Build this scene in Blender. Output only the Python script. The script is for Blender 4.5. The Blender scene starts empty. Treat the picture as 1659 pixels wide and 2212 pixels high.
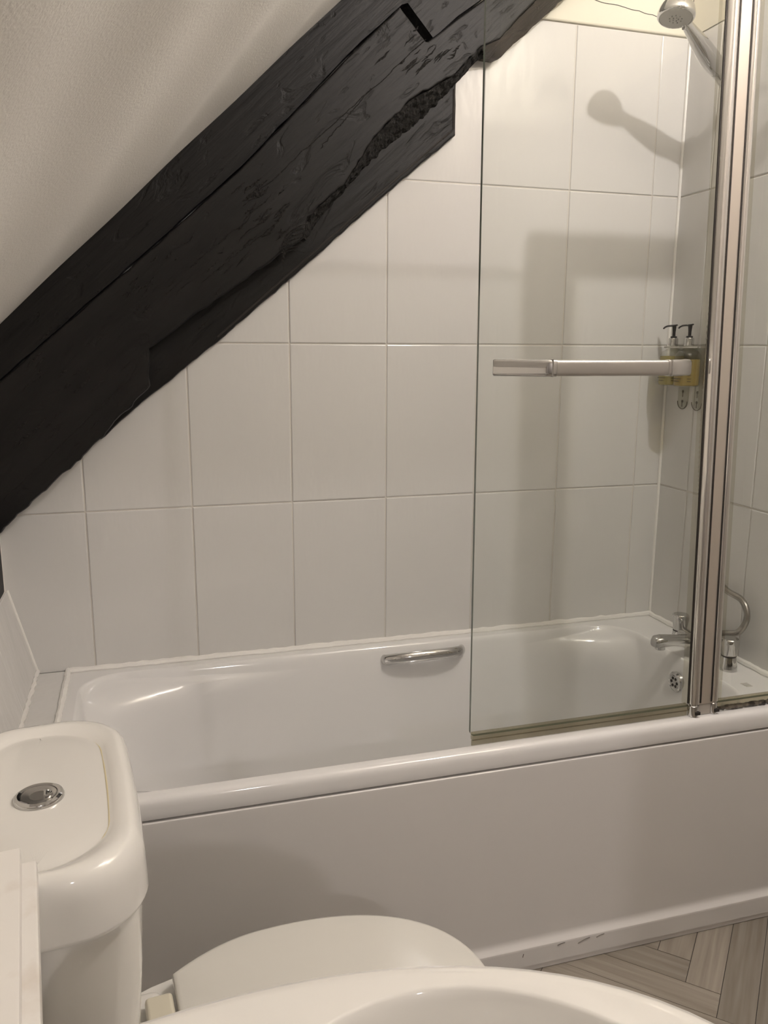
import bpy, bmesh, math, random
from mathutils import Vector, Matrix, noise

random.seed(7)
S = bpy.context.scene
COL = S.collection
PI = math.pi

# ------------------------------------------------------------------ camera
# World: x runs along the bath (tap wall at x=0, left end negative), y=0 is the
# tiled back wall, the room lies towards -y, z=0 is the top of the bath rim.
cam_d = bpy.data.cameras.new('camera')
cam = bpy.data.objects.new('camera', cam_d)
COL.objects.link(cam)
cam_d.sensor_fit = 'VERTICAL'
cam_d.sensor_height = 36.0
cam_d.lens = 36.0 * 1770.7 / 2212.0
cam_d.clip_start = 0.01
yaw, pitch, roll = 0.2890, -0.1978, 0.0045
fw = Vector((math.sin(yaw) * math.cos(pitch), math.cos(yaw) * math.cos(pitch), math.sin(pitch)))
rt = Vector((math.cos(yaw), -math.sin(yaw), 0))
up = rt.cross(fw)
r2 = rt * math.cos(roll) + up * math.sin(roll)
u2 = -rt * math.sin(roll) + up * math.cos(roll)
M = Matrix((r2, u2, -fw)).transposed().to_4x4()
M.translation = Vector((-1.4486, -2.0450, 0.7867))
cam.matrix_world = M
S.camera = cam

# ------------------------------------------------------------------ light and exposure
FLOOR = -0.519
CEIL = 2.16
w = bpy.data.worlds.new('night'); S.world = w
w.use_nodes = True
w.node_tree.nodes['Background'].inputs[0].default_value = (0.9, 0.85, 0.8, 1)
w.node_tree.nodes['Background'].inputs[1].default_value = 0.02
S.view_settings.view_transform = 'Standard'
S.view_settings.look = 'None'
S.view_settings.gamma = 1
S.view_settings.use_curve_mapping = False
S.view_settings.exposure = 0.0
S.cycles.transparent_max_bounces = 40
WARM = (1.0, 0.930, 0.905)
BULBS = [(-0.250, -1.270, 1.985)]
HALL = (-0.95, -3.79, 1.47)


def point_light(name, loc, power, radius, col):
    d = bpy.data.lights.new(name, 'POINT')
    d.energy = power
    d.shadow_soft_size = radius
    d.color = col
    o = bpy.data.objects.new(name, d)
    o.location = loc
    COL.objects.link(o)
    return o


for q, b in enumerate(BULBS):
    point_light('spot_bulb_light', b, 33.0, 0.018, WARM)
point_light('hall_bulb_light', HALL, 31.0, 0.035, WARM)

# ------------------------------------------------------------------ materials


def rot_scale(nt, g, scale, rot):
    """turn the position into the grain's direction first, then stretch it"""
    src = g.outputs['Position']
    if rot:
        m0 = nt.nodes.new('ShaderNodeMapping'); m0.inputs['Rotation'].default_value = rot
        nt.links.new(src, m0.inputs['Vector']); src = m0.outputs['Vector']
    mp = nt.nodes.new('ShaderNodeMapping'); mp.inputs['Scale'].default_value = scale
    nt.links.new(src, mp.inputs['Vector'])
    return mp


def mat(name, col, rough=0.5, metal=0.0, spec=0.5, bump=None, coat=0.0, vary=None):
    """bump = (scale xyz, strength, distance, detail); vary = (scale xyz, col2, lo, hi)"""
    m = bpy.data.materials.new(name)
    m.use_nodes = True
    nt = m.node_tree
    b = nt.nodes['Principled BSDF']
    b.inputs['Base Color'].default_value = (*col, 1)
    b.inputs['Roughness'].default_value = rough
    b.inputs['Metallic'].default_value = metal
    b.inputs['Specular IOR Level'].default_value = spec
    b.inputs['Coat Weight'].default_value = coat
    b.inputs['Coat Roughness'].default_value = 0.05
    if bump or vary:
        g = nt.nodes.new('ShaderNodeNewGeometry')
    if bump:
        mp = rot_scale(nt, g, bump[0], bump[4] if len(bump) > 4 else None)
        n = nt.nodes.new('ShaderNodeTexNoise'); n.inputs['Scale'].default_value = 1.0
        n.inputs['Detail'].default_value = bump[3]
        nt.links.new(mp.outputs['Vector'], n.inputs['Vector'])
        bp = nt.nodes.new('ShaderNodeBump')
        bp.inputs['Strength'].default_value = bump[1]; bp.inputs['Distance'].default_value = bump[2]
        nt.links.new(n.outputs['Fac'], bp.inputs['Height'])
        nt.links.new(bp.outputs['Normal'], b.inputs['Normal'])
    if vary:
        mp = rot_scale(nt, g, vary[0], vary[4] if len(vary) > 4 else None)
        n = nt.nodes.new('ShaderNodeTexNoise'); n.inputs['Scale'].default_value = 1.0
        n.inputs['Detail'].default_value = 6
        nt.links.new(mp.outputs['Vector'], n.inputs['Vector'])
        cr = nt.nodes.new('ShaderNodeValToRGB')
        cr.color_ramp.elements[0].position = vary[2]; cr.color_ramp.elements[1].position = vary[3]
        cr.color_ramp.elements[0].color = (*vary[1], 1); cr.color_ramp.elements[1].color = (*col, 1)
        nt.links.new(n.outputs['Fac'], cr.inputs['Fac'])
        nt.links.new(cr.outputs['Color'], b.inputs['Base Color'])
    return m


TILE = mat('tile_glaze', (0.70, 0.688, 0.668), 0.13, bump=((15, 15, 6), 0.5, 0.004, 3))
GROUT = mat('grout', (0.70, 0.67, 0.62), 0.8, bump=((300, 300, 300), 0.3, 0.001, 2))
SEALANT = mat('sealant', (0.86, 0.84, 0.80), 0.35, bump=((60, 60, 60), 0.3, 0.002, 2))
CREAM = mat('cream_paint', (0.80, 0.76, 0.64), 0.6, bump=((30, 30, 30), 0.2, 0.004, 4))
PAPER = mat('ceiling_paper', (0.84, 0.815, 0.78), 0.75, bump=((220, 220, 220), 0.35, 0.002, 3))
PAINT = mat('wall_paint', (0.80, 0.77, 0.72), 0.6, bump=((40, 40, 40), 0.15, 0.003, 3))
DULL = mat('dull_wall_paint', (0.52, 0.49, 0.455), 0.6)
WOODW = mat('white_gloss_paint', (0.83, 0.805, 0.765), 0.3, bump=((50, 50, 20), 0.1, 0.002, 3),
            vary=((18, 18, 30), (0.74, 0.69, 0.63), 0.25, 0.40))
ACRYL = mat('white_acrylic', (0.80, 0.79, 0.78), 0.10, coat=0.3)
PANELM = mat('bath_panel_acrylic', (0.76, 0.74, 0.72), 0.14, coat=0.2, bump=((9, 9, 9), 0.05, 0.003, 1))
CERAM = mat('white_ceramic', (0.81, 0.795, 0.755), 0.06, coat=0.5)
SEATM = mat('seat_plastic', (0.74, 0.725, 0.675), 0.12)
HINGEM = mat('hinge_plastic', (0.70, 0.66, 0.54), 0.25)
STAIN = mat('yellowed_limescale', (0.62, 0.55, 0.36), 0.5)
CHROME = mat('chrome', (0.60, 0.595, 0.585), 0.06, metal=1.0)
POLISHED = mat('polished_aluminium', (0.80, 0.785, 0.76), 0.10, metal=1.0)
SATIN = mat('satin_aluminium', (0.66, 0.645, 0.625), 0.30, metal=1.0)
FLATALU = mat('pale_aluminium', (0.72, 0.66, 0.59), 0.32, metal=0.75)
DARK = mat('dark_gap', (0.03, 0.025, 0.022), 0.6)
HOSEM = mat('steel_hose', (0.52, 0.50, 0.47), 0.25, metal=1.0)
FACEM = mat('spray_plate_grey', (0.30, 0.29, 0.26), 0.35)
BLACKP = mat('black_plastic', (0.015, 0.014, 0.014), 0.3)
GRUB = mat('grubby_seal', (0.16, 0.14, 0.11), 0.5, vary=((60, 60, 60), (0.03, 0.025, 0.02), 0.4, 0.6))


def wood_black(name, col, col2, bs=1.0):
    # painted oak: grain runs along the rafter (about 42 degrees in the xz plane)
    m = mat(name, col, 0.5, spec=0.3, bump=((5, 5, 60), 0.55 * bs, 0.010, 7, (0, math.radians(42), 0)),
            vary=((3, 3, 20), col2, 0.35, 0.7, (0, math.radians(42), 0)))
    nt = m.node_tree
    b = nt.nodes['Principled BSDF']
    b1 = [n for n in nt.nodes if n.type == 'BUMP'][0]
    g = [n for n in nt.nodes if n.type == 'NEW_GEOMETRY'][0]
    mp = rot_scale(nt, g, (7, 7, 22), (0, math.radians(42), 0))
    v = nt.nodes.new('ShaderNodeTexNoise'); v.inputs['Scale'].default_value = 1; v.inputs['Detail'].default_value = 8
    v.inputs['Distortion'].default_value = 1.5
    nt.links.new(mp.outputs['Vector'], v.inputs['Vector'])
    r = nt.nodes.new('ShaderNodeValToRGB')
    r.color_ramp.elements[0].position = 0.33; r.color_ramp.elements[1].position = 0.42
    nt.links.new(v.outputs['Fac'], r.inputs['Fac'])
    b2 = nt.nodes.new('ShaderNodeBump'); b2.inputs['Strength'].default_value = 0.5 * bs; b2.inputs['Distance'].default_value = 0.008
    nt.links.new(r.outputs['Color'], b2.inputs['Height'])
    nt.links.new(b1.outputs['Normal'], b2.inputs['Normal'])
    nt.links.new(b2.outputs['Normal'], b.inputs['Normal'])
    return m


BEAM = wood_black('black_painted_oak', (0.0092, 0.0084, 0.0079), (0.005, 0.0045, 0.0042), 0.48)
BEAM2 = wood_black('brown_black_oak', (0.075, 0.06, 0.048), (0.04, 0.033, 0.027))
ROUGHB = mat('rough_black_mortar', (0.0095, 0.0080, 0.0068), 0.9, bump=((120, 120, 120), 1.0, 0.01, 5))


def floor_mat(name, ang):
    m = mat(name, (0.33, 0.295, 0.25), 0.42,
            bump=((6, 90, 6), 0.25, 0.002, 5, (0, 0, ang)),
            vary=((4, 75, 4), (0.235, 0.205, 0.168), 0.30, 0.66, (0, 0, ang)))
    nt = m.node_tree
    b = nt.nodes['Principled BSDF']
    oi = nt.nodes.new('ShaderNodeObjectInfo')
    hs = nt.nodes.new('ShaderNodeHueSaturation')
    mr = nt.nodes.new('ShaderNodeMapRange'); mr.inputs['To Min'].default_value = 0.82; mr.inputs['To Max'].default_value = 1.18
    nt.links.new(oi.outputs['Random'], mr.inputs['Value'])
    nt.links.new(mr.outputs['Result'], hs.inputs['Value'])
    cr = [n for n in nt.nodes if n.type == 'VALTORGB'][0]
    nt.links.new(cr.outputs['Color'], hs.inputs['Color'])
    nt.links.new(hs.outputs['Color'], b.inputs['Base Color'])
    return m


PLANK_A = floor_mat('oak_vinyl_a', -PI / 4)
PLANK_B = floor_mat('oak_vinyl_b', PI / 4)


def glass_mat(name, tint, refl=1.0, rough=0.0):
    m = bpy.data.materials.new(name); m.use_nodes = True
    nt = m.node_tree; nt.nodes.clear()
    out = nt.nodes.new('ShaderNodeOutputMaterial')
    tr = nt.nodes.new('ShaderNodeBsdfTransparent'); tr.inputs[0].default_value = (*tint, 1)
    gl = nt.nodes.new('ShaderNodeBsdfGlossy'); gl.inputs['Roughness'].default_value = rough
    fr = nt.nodes.new('ShaderNodeFresnel'); fr.inputs['IOR'].default_value = 1.5
    ml = nt.nodes.new('ShaderNodeMath'); ml.operation = 'MULTIPLY'; ml.inputs[1].default_value = refl
    mx = nt.nodes.new('ShaderNodeMixShader')
    ge = nt.nodes.new('ShaderNodeNewGeometry'); m2 = nt.nodes.new('ShaderNodeMath'); m2.operation = 'SUBTRACT'; m2.inputs[0].default_value = 1.0
    nt.links.new(ge.outputs['Backfacing'], m2.inputs[1])
    m3 = nt.nodes.new('ShaderNodeMath'); m3.operation = 'MULTIPLY'
    nt.links.new(fr.outputs[0], ml.inputs[0]); nt.links.new(ml.outputs[0], m3.inputs[0]); nt.links.new(m2.outputs[0], m3.inputs[1]); nt.links.new(m3.outputs[0], mx.inputs[0])
    nt.links.new(tr.outputs[0], mx.inputs[1]); nt.links.new(gl.outputs[0], mx.inputs[2])
    nt.links.new(mx.outputs[0], out.inputs[0])
    return m


GLASS = glass_mat('screen_glass', (0.970, 0.978, 0.966), 0.75)
GLASSEDGE = mat('glass_edge', (0.16, 0.19, 0.16), 0.1)


def gel_mat(name, tint, body, share):
    m = glass_mat(name, tint, 1.0)
    nt = m.node_tree
    out = [n for n in nt.nodes if n.type == 'OUTPUT_MATERIAL'][0]
    src = out.inputs[0].links[0].from_socket
    df = nt.nodes.new('ShaderNodeBsdfDiffuse'); df.inputs[0].default_value = (*body, 1)
    mx = nt.nodes.new('ShaderNodeMixShader'); mx.inputs[0].default_value = share
    nt.links.new(src, mx.inputs[1]); nt.links.new(df.outputs[0], mx.inputs[2]); nt.links.new(mx.outputs[0], out.inputs[0])
    return m


CLEAR = glass_mat('clear_plastic', (0.90, 0.90, 0.87), 1.2)
SEALM = glass_mat('clear_seal', (0.72, 0.69, 0.60), 1.3, 0.15)
LIQ_A = gel_mat('yellow_gel', (0.86, 0.80, 0.56), (0.62, 0.54, 0.22), .38)
LIQ_B = gel_mat('amber_gel', (0.86, 0.77, 0.50), (0.60, 0.47, 0.17), .38)
PRINT = mat('printed_ink', (0.06, 0.05, 0.03), 0.6)

# ------------------------------------------------------------------ helpers


def finish(name, bm, m, parent=None, smooth=35, merge=True):
    if merge:
        bmesh.ops.remove_doubles(bm, verts=bm.verts, dist=1e-6)
    bmesh.ops.recalc_face_normals(bm, faces=bm.faces)
    me = bpy.data.meshes.new(name)
    bm.to_mesh(me); bm.free()
    if smooth:
        for p in me.polygons: p.use_smooth = True
        me.set_sharp_from_angle(angle=math.radians(smooth))
    if isinstance(m, (list, tuple)):
        for k in m: me.materials.append(k)
    else:
        me.materials.append(m)
    o = bpy.data.objects.new(name, me)
    COL.objects.link(o)
    if parent: o.parent = parent
    if smooth:
        wn = o.modifiers.new('weighted_normal', 'WEIGHTED_NORMAL'); wn.keep_sharp = True; wn.weight = 60
    return o


def place(o, parent):
    """parent o (built in world coordinates) to a located Empty"""
    o.parent = parent
    o.matrix_parent_inverse = Matrix.Identity(4)
    mw = Matrix.Translation(parent.location) if not parent.parent else Matrix.Translation(parent.location)
    o.data.transform(mw.inverted()) if o.type == 'MESH' else None
    return o


def empty(name, loc, label, cat, group=None):
    o = bpy.data.objects.new(name, None); COL.objects.link(o)
    o.location = loc; o.empty_display_size = 0.05
    o['label'] = label; o['category'] = cat
    if group: o['group'] = group
    return o


def part(name, bm, m, thing, smooth=35, label=None):
    o = finish(name, bm, m, None, smooth)
    place(o, thing)
    if label: o['label'] = label
    return o


def sub(name, bm, m, parent, smooth=35, origin=None):
    """a sub-part: same coordinates as its parent part's mesh"""
    o = finish(name, bm, m, parent, smooth)
    t = parent.parent.location if parent.parent else parent.location
    o.data.transform(Matrix.Translation(-Vector(t)))
    return o


def structure(o):
    o['kind'] = 'structure'
    return o


def box(bm, x0, x1, y0, y1, z0, z1, bev=0.0, seg=2):
    r = bmesh.ops.create_cube(bm, size=1.0)
    vs = r['verts']
    for v in vs:
        v.co = Vector((x0 + (v.co.x + .5) * (x1 - x0), y0 + (v.co.y + .5) * (y1 - y0), z0 + (v.co.z + .5) * (z1 - z0)))
    if bev:
        es = list({e for v in vs for e in v.link_edges})
        bmesh.ops.bevel(bm, geom=es, offset=bev, segments=seg, profile=0.5, affect='EDGES')
    return bm


def loft(bm, loops, closed=True, cap0=False, cap1=False):
    rows = [[bm.verts.new(p) for p in l] for l in loops]
    n = len(rows[0])
    for a, b in zip(rows, rows[1:]):
        for i in range(n if closed else n - 1):
            j = (i + 1) % n
            bm.faces.new((a[i], a[j], b[j], b[i]))
    if cap0: bm.faces.new(rows[0][::-1])
    if cap1: bm.faces.new(rows[-1])
    return rows


def lathe(bm, prof, n=32, mtx=None, cap0=True, cap1=True):
    """prof = [(radius, height)] around z, then mtx"""
    loops = []
    for r, h in prof:
        l = []
        for i in range(n):
            a = 2 * PI * i / n
            p = Vector((r * math.cos(a), r * math.sin(a), h))
            l.append(mtx @ p if mtx else p)
        loops.append(l)
    loft(bm, loops, True, cap0, cap1)
    return bm


def frame_from(d):
    d = d.normalized()
    a = Vector((0, 0, 1)) if abs(d.z) < 0.9 else Vector((1, 0, 0))
    u = d.cross(a).normalized(); v = d.cross(u).normalized()
    return u, v


def catmull(pts, k=8):
    P = [Vector(p) for p in pts]
    P = [2 * P[0] - P[1]] + P + [2 * P[-1] - P[-2]]
    out = []
    for i in range(1, len(P) - 2):
        for s in range(k):
            t = s / k
            out.append(0.5 * ((2 * P[i]) + (-P[i - 1] + P[i + 1]) * t + (2 * P[i - 1] - 5 * P[i] + 4 * P[i + 1] - P[i + 2]) * t * t
                              + (-P[i - 1] + 3 * P[i] - 3 * P[i + 1] + P[i + 2]) * t ** 3))
    out.append(P[-2])
    return out


def tube(bm, pts, rad, n=12, caps=True, sec=None):
    """sweep; rad number or function(i, total) ; sec = optional [(a,b)] cross-section offsets scaled by rad"""
    pts = [Vector(p) for p in pts]
    loops = []
    u = v = None
    for i, p in enumerate(pts):
        d = (pts[min(i + 1, len(pts) - 1)] - pts[max(i - 1, 0)]).normalized()
        if u is None:
            u, v = frame_from(d)
        else:
            u = (u - d * u.dot(d)).normalized(); v = d.cross(u).normalized()
        r = rad(i, len(pts)) if callable(rad) else rad
        if sec:
            loops.append([p + u * a * r + v * b * r for a, b in sec])
        else:
            loops.append([p + (u * math.cos(2 * PI * k / n) + v * math.sin(2 * PI * k / n)) * r for k in range(n)])
    loft(bm, loops, True, caps, caps)
    return bm


def rrect(x0, x1, y0, y1, cl, cr, z, nc=12, ns=8):
    """rounded rectangle loop; cl / cr = (ax, ay) corner semi-axes at the left / right; starts at front left"""
    (ax, ay), (bx, by) = cl, cr
    pts = []

    def arc(cx, cy, rx, ry, a0):
        for i in range(nc + 1):
            a = a0 + (PI / 2) * i / nc
            pts.append((cx + rx * math.cos(a), cy + ry * math.sin(a)))

    def side(p, q):
        for i in range(1, ns):
            t = i / ns
            pts.append((p[0] + (q[0] - p[0]) * t, p[1] + (q[1] - p[1]) * t))
    arc(x0 + ax, y0 + ay, ax, ay, PI)
    side((x0 + ax, y0), (x1 - bx, y0))
    arc(x1 - bx, y0 + by, bx, by, 1.5 * PI)
    side((x1, y0 + by), (x1, y1 - by))
    arc(x1 - bx, y1 - by, bx, by, 0)
    side((x1 - bx, y1), (x0 + ax, y1))
    arc(x0 + ax, y1 - ay, ax, ay, PI / 2)
    side((x0, y1 - ay), (x0, y0 + ay))
    return [(x, y, z) for x, y in pts]


def prism_xz(bm, pts, y0, y1):
    """polygon in xz, from y0 (front) to y1 (back)"""
    loft(bm, [[(x, y0, z) for x, z in pts], [(x, y1, z) for x, z in pts]], True, True, True)
    return bm


def ragged(pts, step=0.02, amp=0.003, closed=False):
    out = []
    n = len(pts)
    for i in range(n if closed else n - 1):
        a = Vector(pts[i]); b = Vector(pts[(i + 1) % n])
        k = max(1, int((b - a).length / step))
        d = (b - a).normalized(); nn = Vector((-d.y, d.x))
        for s in range(k):
            p = a + (b - a) * s / k
            if s: p += nn * (noise.noise(Vector((p.x * 31, p.y * 31, 3.3))) * amp * 1.4 + random.uniform(-.3, .3) * amp)
            out.append((p.x, p.y))
    if not closed: out.append(tuple(pts[-1]))
    return out


# ------------------------------------------------------------------ room shell
TW, TH, XC = 0.25, 0.3979, -0.0859     # tile width, height, x of the last full joint
ZT = 4 * TH                            # top of the tiling
GAP = 0.0016

bm = bmesh.new(); box(bm, -1.95, 0.12, 0.0025, 0.12, -0.6, ZT)
wall_back = structure(finish('wall_back', bm, GROUT, smooth=0))
bm = bmesh.new(); box(bm, -1.95, 0.0, -0.003, 0.12, ZT + 0.002, CEIL + .05, 0.004)
o = finish('plaster', bm, CREAM, wall_back, 0)

bm = bmesh.new(); box(bm, 0.0025, 0.12, -2.5, 0.12, -0.6, ZT)
wall_right = structure(finish('wall_right', bm, GROUT, smooth=0))
bm = bmesh.new(); box(bm, 0.0, 0.12, -2.5, -0.003, ZT + 0.002, CEIL + .05)
finish('plaster', bm, CREAM, wall_right, 0)
bm = bmesh.new(); box(bm, -0.001, 0.1, -2.5, -0.90, -0.6, ZT)
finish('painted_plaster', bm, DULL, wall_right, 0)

tile_cache = {}


def tile_mesh(wd, ht):
    k = (round(wd, 4), round(ht, 4))
    if k not in tile_cache:
        bm = bmesh.new()
        # front face towards -y, softened edge
        e = 0.0022
        a, b = wd - 2 * GAP, ht - 2 * GAP
        loops = []
        for ins, y in ((0, 0.0075), (0, 0.0018), (e * .35, 0.0006), (e, 0.0)):
            loops.append([(ins, y, ins), (a - ins, y, ins), (a - ins, y, b - ins), (ins, y, b - ins)])
        loft(bm, loops, True, False, True)
        bmesh.ops.recalc_face_normals(bm, faces=bm.faces)
        me = bpy.data.meshes.new('tile'); bm.to_mesh(me); bm.free()
        me.materials.append(TILE)
        tile_cache[k] = me
    return tile_cache[k]


def lay(parent, wd, ht, mtx):
    o = bpy.data.objects.new('tile', tile_mesh(wd, ht))
    COL.objects.link(o)
    o.parent = parent
    o.matrix_local = mtx @ Matrix.Translation((GAP, random.uniform(-.0004, .0004), GAP)) \
        @ Matrix.Rotation(random.uniform(-.002, .002), 4, 'X') @ Matrix.Rotation(random.uniform(-.003, .003), 4, 'Z')
    return o


xb = [-1.79] + [XC - (6 - i) * TW for i in range(7)] + [0.0]
beam_low = lambda x: 0.37 + (x + 1.765) * 0.846       # underside of the rafter on the wall
for j in range(-1, 4):
    for a, b in zip(xb, xb[1:]):
        z0 = j * TH
        if z0 > beam_low(b) + .10: continue           # wholly behind the timber
        if j == -1: continue
        lay(wall_back, b - a, TH, Matrix.Translation((a, 0, z0)))
yb = [0.0, -0.13, -0.384, -0.634, -0.884]
for j in range(0, 4):
    for a, b in zip(yb, yb[1:]):
        lay(wall_right, a - b, TH, Matrix.Translation((0, a, j * TH)) @ Matrix.Rotation(-PI / 2, 4, 'Z'))

# hair crack in the plaster above the tiles
bm = bmesh.new()
tube(bm, ragged([(-.47, 1.668), (-.33, 1.652), (-.2, 1.643), (-.07, 1.628)], .012, .003) and
     [(x, -0.0032, z) for x, z in ragged([(-.47, 1.668), (-.33, 1.652), (-.2, 1.643), (-.07, 1.628)], .012, .003)], 0.0009, 6)
finish('crack', bm, DARK, wall_back)

# sloping ceiling (follows the rafter) and the flat ceiling
CA = math.atan(0.945)


def ceil_z(x): return 0.833 + 0.945 * (x + 1.731)


bm = bmesh.new()
xs = [-1.95 + i * 0.03 for i in range(0, 53)]
ys = [0.1 - i * 0.06 for i in range(0, 46)]
g = []
for x in xs:
    row = []
    for y in ys:
        t = (x + 1.7) * 1.4 + (y) * 0.55
        d = 0.004 * math.sin(t * 17) + 0.006 * noise.noise(Vector((x * 3, y * 2.2, 1)))
        if y > -0.12: d *= 0.2
        row.append(bm.verts.new((x + d * math.sin(CA) * -1, y, ceil_z(x) + d)))
    g.append(row)
for i in range(len(xs) - 1):
    for j in range(len(ys) - 1):
        bm.faces.new((g[i][j], g[i + 1][j], g[i + 1][j + 1], g[i][j + 1]))
r = bmesh.ops.extrude_face_region(bm, geom=bm.faces[:])
for e in r['geom']:
    if isinstance(e, bmesh.types.BMVert): e.co += Vector((-.04, 0, .05))
structure(finish('ceiling_sloped', bm, PAPER, smooth=60))
bm = bmesh.new(); box(bm, -0.45, 0.1, -2.5, 0.1, CEIL, CEIL + .06)
structure(finish('ceiling', bm, PAINT, smooth=0))

# left side: low plaster wall, leaning tiled upstand and tiled ledge
bm = bmesh.new(); box(bm, -1.90, -1.776, -2.45, 0.0, -0.6, 0.80)
wall_left = structure(finish('wall_left', bm, PAINT, smooth=0))
tilt = math.atan2(0.051, 0.207)
up_l = math.hypot(0.051, 0.207)
for a in (0.0, -0.25, -0.50):
    o = lay(wall_left, 0.25, up_l, Matrix.Translation((-1.7215, a - 0.25, 0.012)) @ Matrix.Rotation(-tilt, 4, 'Y') @ Matrix.Rotation(PI / 2, 4, 'Z'))
bm = bmesh.new(); box(bm, -1.79, -1.655, -0.70, 0.0, -0.30, -0.004)
for v in bm.verts: pass
finish('ledge_base', bm, GROUT, wall_left, 0)
for a in (0.0, -0.35):
    o = lay(wall_left, 0.35, 0.078, Matrix.Translation((-1.652, a - 0.35, 0.004)) @ Matrix.Rotation(-PI / 2, 4, 'Y') @ Matrix.Rotation(PI / 2, 4, 'Z'))
bm = bmesh.new()
tube(bm, [(-1.722 + random.uniform(-.002, .002), -i * .012, .008) for i in range(60)], lambda i, n: .006 + random.uniform(-.0012, .0015), 8)
tube(bm, [(-1.721 - .051 * t / 10, -.003, .012 + .207 * t / 10) for t in range(11)], .004, 8)
tube(bm, [(-1.65 + random.uniform(-.001, .001), -i * .012, .004) for i in range(56)], lambda i, n: .007 + random.uniform(-.001, .001), 8)
finish('sealant_bead', bm, SEALANT, wall_left)
# sealant round the bath against the two tiled walls
bm = bmesh.new()
tube(bm, [(-1.655 + i * .0165, -.004, .003 + random.uniform(-.001, .001)) for i in range(101)], lambda i, n: .0085 + random.uniform(-.0013, .0013), 8)
finish('sealant_bead', bm, SEALANT, wall_back)
bm = bmesh.new()
tube(bm, [(-.004, -i * .0135, .003 + random.uniform(-.0008, .0008)) for i in range(52)], lambda i, n: .0085 + random.uniform(-.0013, .0013), 8)
finish('sealant_bead', bm, SEALANT, wall_right)
# vertical grout bead in the corner
bm = bmesh.new(); tube(bm, [(-.002, -.002, .0 + i * .1 * ZT / 1.6) for i in range(17)], .0045, 8)
finish('corner_bead', bm, SEALANT, wall_right)

# near wall with the open doorway, and the hall behind it
DX0, DX1, DTOP, YN = -1.60, -0.742, 1.13, -2.42  # unseen door head lowered to keep hall light off the upper wall
bm = bmesh.new()
box(bm, -1.95, DX0, YN - .1, YN, -.6, CEIL)
box(bm, DX1, 0.1, YN - .1, YN, -.6, CEIL)
box(bm, DX0, DX1, YN - .1, YN, DTOP, CEIL)
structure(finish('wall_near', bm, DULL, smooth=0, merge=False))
bm = bmesh.new()
box(bm, -2.2, 0.9, -4.6, -4.5, -.6, 2.2)
box(bm, -2.3, -2.2, -4.6, YN - .1, -.6, 2.2)
box(bm, 0.9, 1.0, -4.6, YN - .1, -.6, 2.2)
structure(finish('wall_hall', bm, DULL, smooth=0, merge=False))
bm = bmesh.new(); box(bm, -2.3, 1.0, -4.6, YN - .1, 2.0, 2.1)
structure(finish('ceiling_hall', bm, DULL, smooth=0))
bm = bmesh.new(); box(bm, -2.3, 1.0, -4.6, YN, FLOOR - .06, FLOOR - .002)
structure(finish('floor_hall', bm, PLANK_A, smooth=0))

# floor: herringbone planks, each one an object
bm = bmesh.new(); box(bm, -1.95, 0.1, YN, 0.0, FLOOR - .06, FLOOR - 0.0012)
floor = structure(finish('floor', bm, DARK, smooth=0))
PW, PL_ = 0.0692, 0.4152
S0, T0 = -0.850, 0.2704
RX0, RX1, RY0, RY1 = -1.77, -0.002, YN, -0.664


def clip(poly):
    for ax, val, sg in ((0, RX0, 1), (0, RX1, -1), (1, RY0, 1), (1, RY1, -1)):
        out = []
        for i in range(len(poly)):
            a, b = poly[i], poly[(i + 1) % len(poly)]
            da, db = (a[ax] - val) * sg, (b[ax] - val) * sg
            if da >= 0: out.append(a)
            if da * db < 0:
                t = da / (da - db)
                out.append((a[0] + (b[0] - a[0]) * t, a[1] + (b[1] - a[1]) * t))
        poly = out
        if not poly: return poly
    return poly


def area(p): return abs(sum(p[i][0] * p[(i + 1) % len(p)][1] - p[(i + 1) % len(p)][0] * p[i][1] for i in range(len(p)))) / 2


R2 = math.sqrt(.5)
for k in range(-40, 40):
    for q in range(-8, 9):
        for kind in (0, 1):
            ds, dt = -k * PW + q * PL_, k * PW + q * PL_
            if kind == 0: s0, s1, t0, t1 = S0 + ds, S0 + ds + PL_, T0 + dt, T0 + dt + PW
            else: s0, s1, t0, t1 = S0 + ds - PW, S0 + ds, T0 + dt + PW - PL_, T0 + dt + PW
            gp = 0.0007
            s0 += gp; t0 += gp; s1 -= gp; t1 -= gp
            poly = clip([((s + t) * R2, (s - t) * R2) for s, t in ((s0, t0), (s1, t0), (s1, t1), (s0, t1))])
            if len(poly) < 3 or area(poly) < 1e-4: continue
            bm = bmesh.new()
            zt = FLOOR + random.uniform(-.0002, .0002)
            loft(bm, [[(x, y, FLOOR - .004) for x, y in poly], [(x, y, zt) for x, y in poly]], True, False, True)
            finish('floor_plank', bm, (PLANK_A, PLANK_B)[kind], floor, 0)

# ------------------------------------------------------------------ black roof timbers
beam = empty('roof_beam', (-1.2, -0.03, 1.0), 'thick black painted oak rafter slanting along the sloped white ceiling', 'beam')
# upper rafter (front face y = -0.05)
A_up = [(-1.82, .749), (-1.731, .833), (-1.543, 1.01), (-1.30, 1.241), (-1.11, 1.43), (-.959, 1.56), (-.60, 1.905)]
A_lo = [(-.27, 1.905), (-.614, 1.603), (-.683, 1.553), (-.742, 1.500), (-.806, 1.568), (-.82, 1.563), (-.938, 1.456), (-1.199, 1.189), (-1.412, 1.0), (-1.74, .714), (-1.82, .645)]
bm = bmesh.new()
prism_xz(bm, [(x - .006, z + .008) for x, z in A_up] + ragged(A_lo, .03, .0015), -0.058, 0.02)
part('upper_rafter', bm, BEAM, beam, 30)
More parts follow.
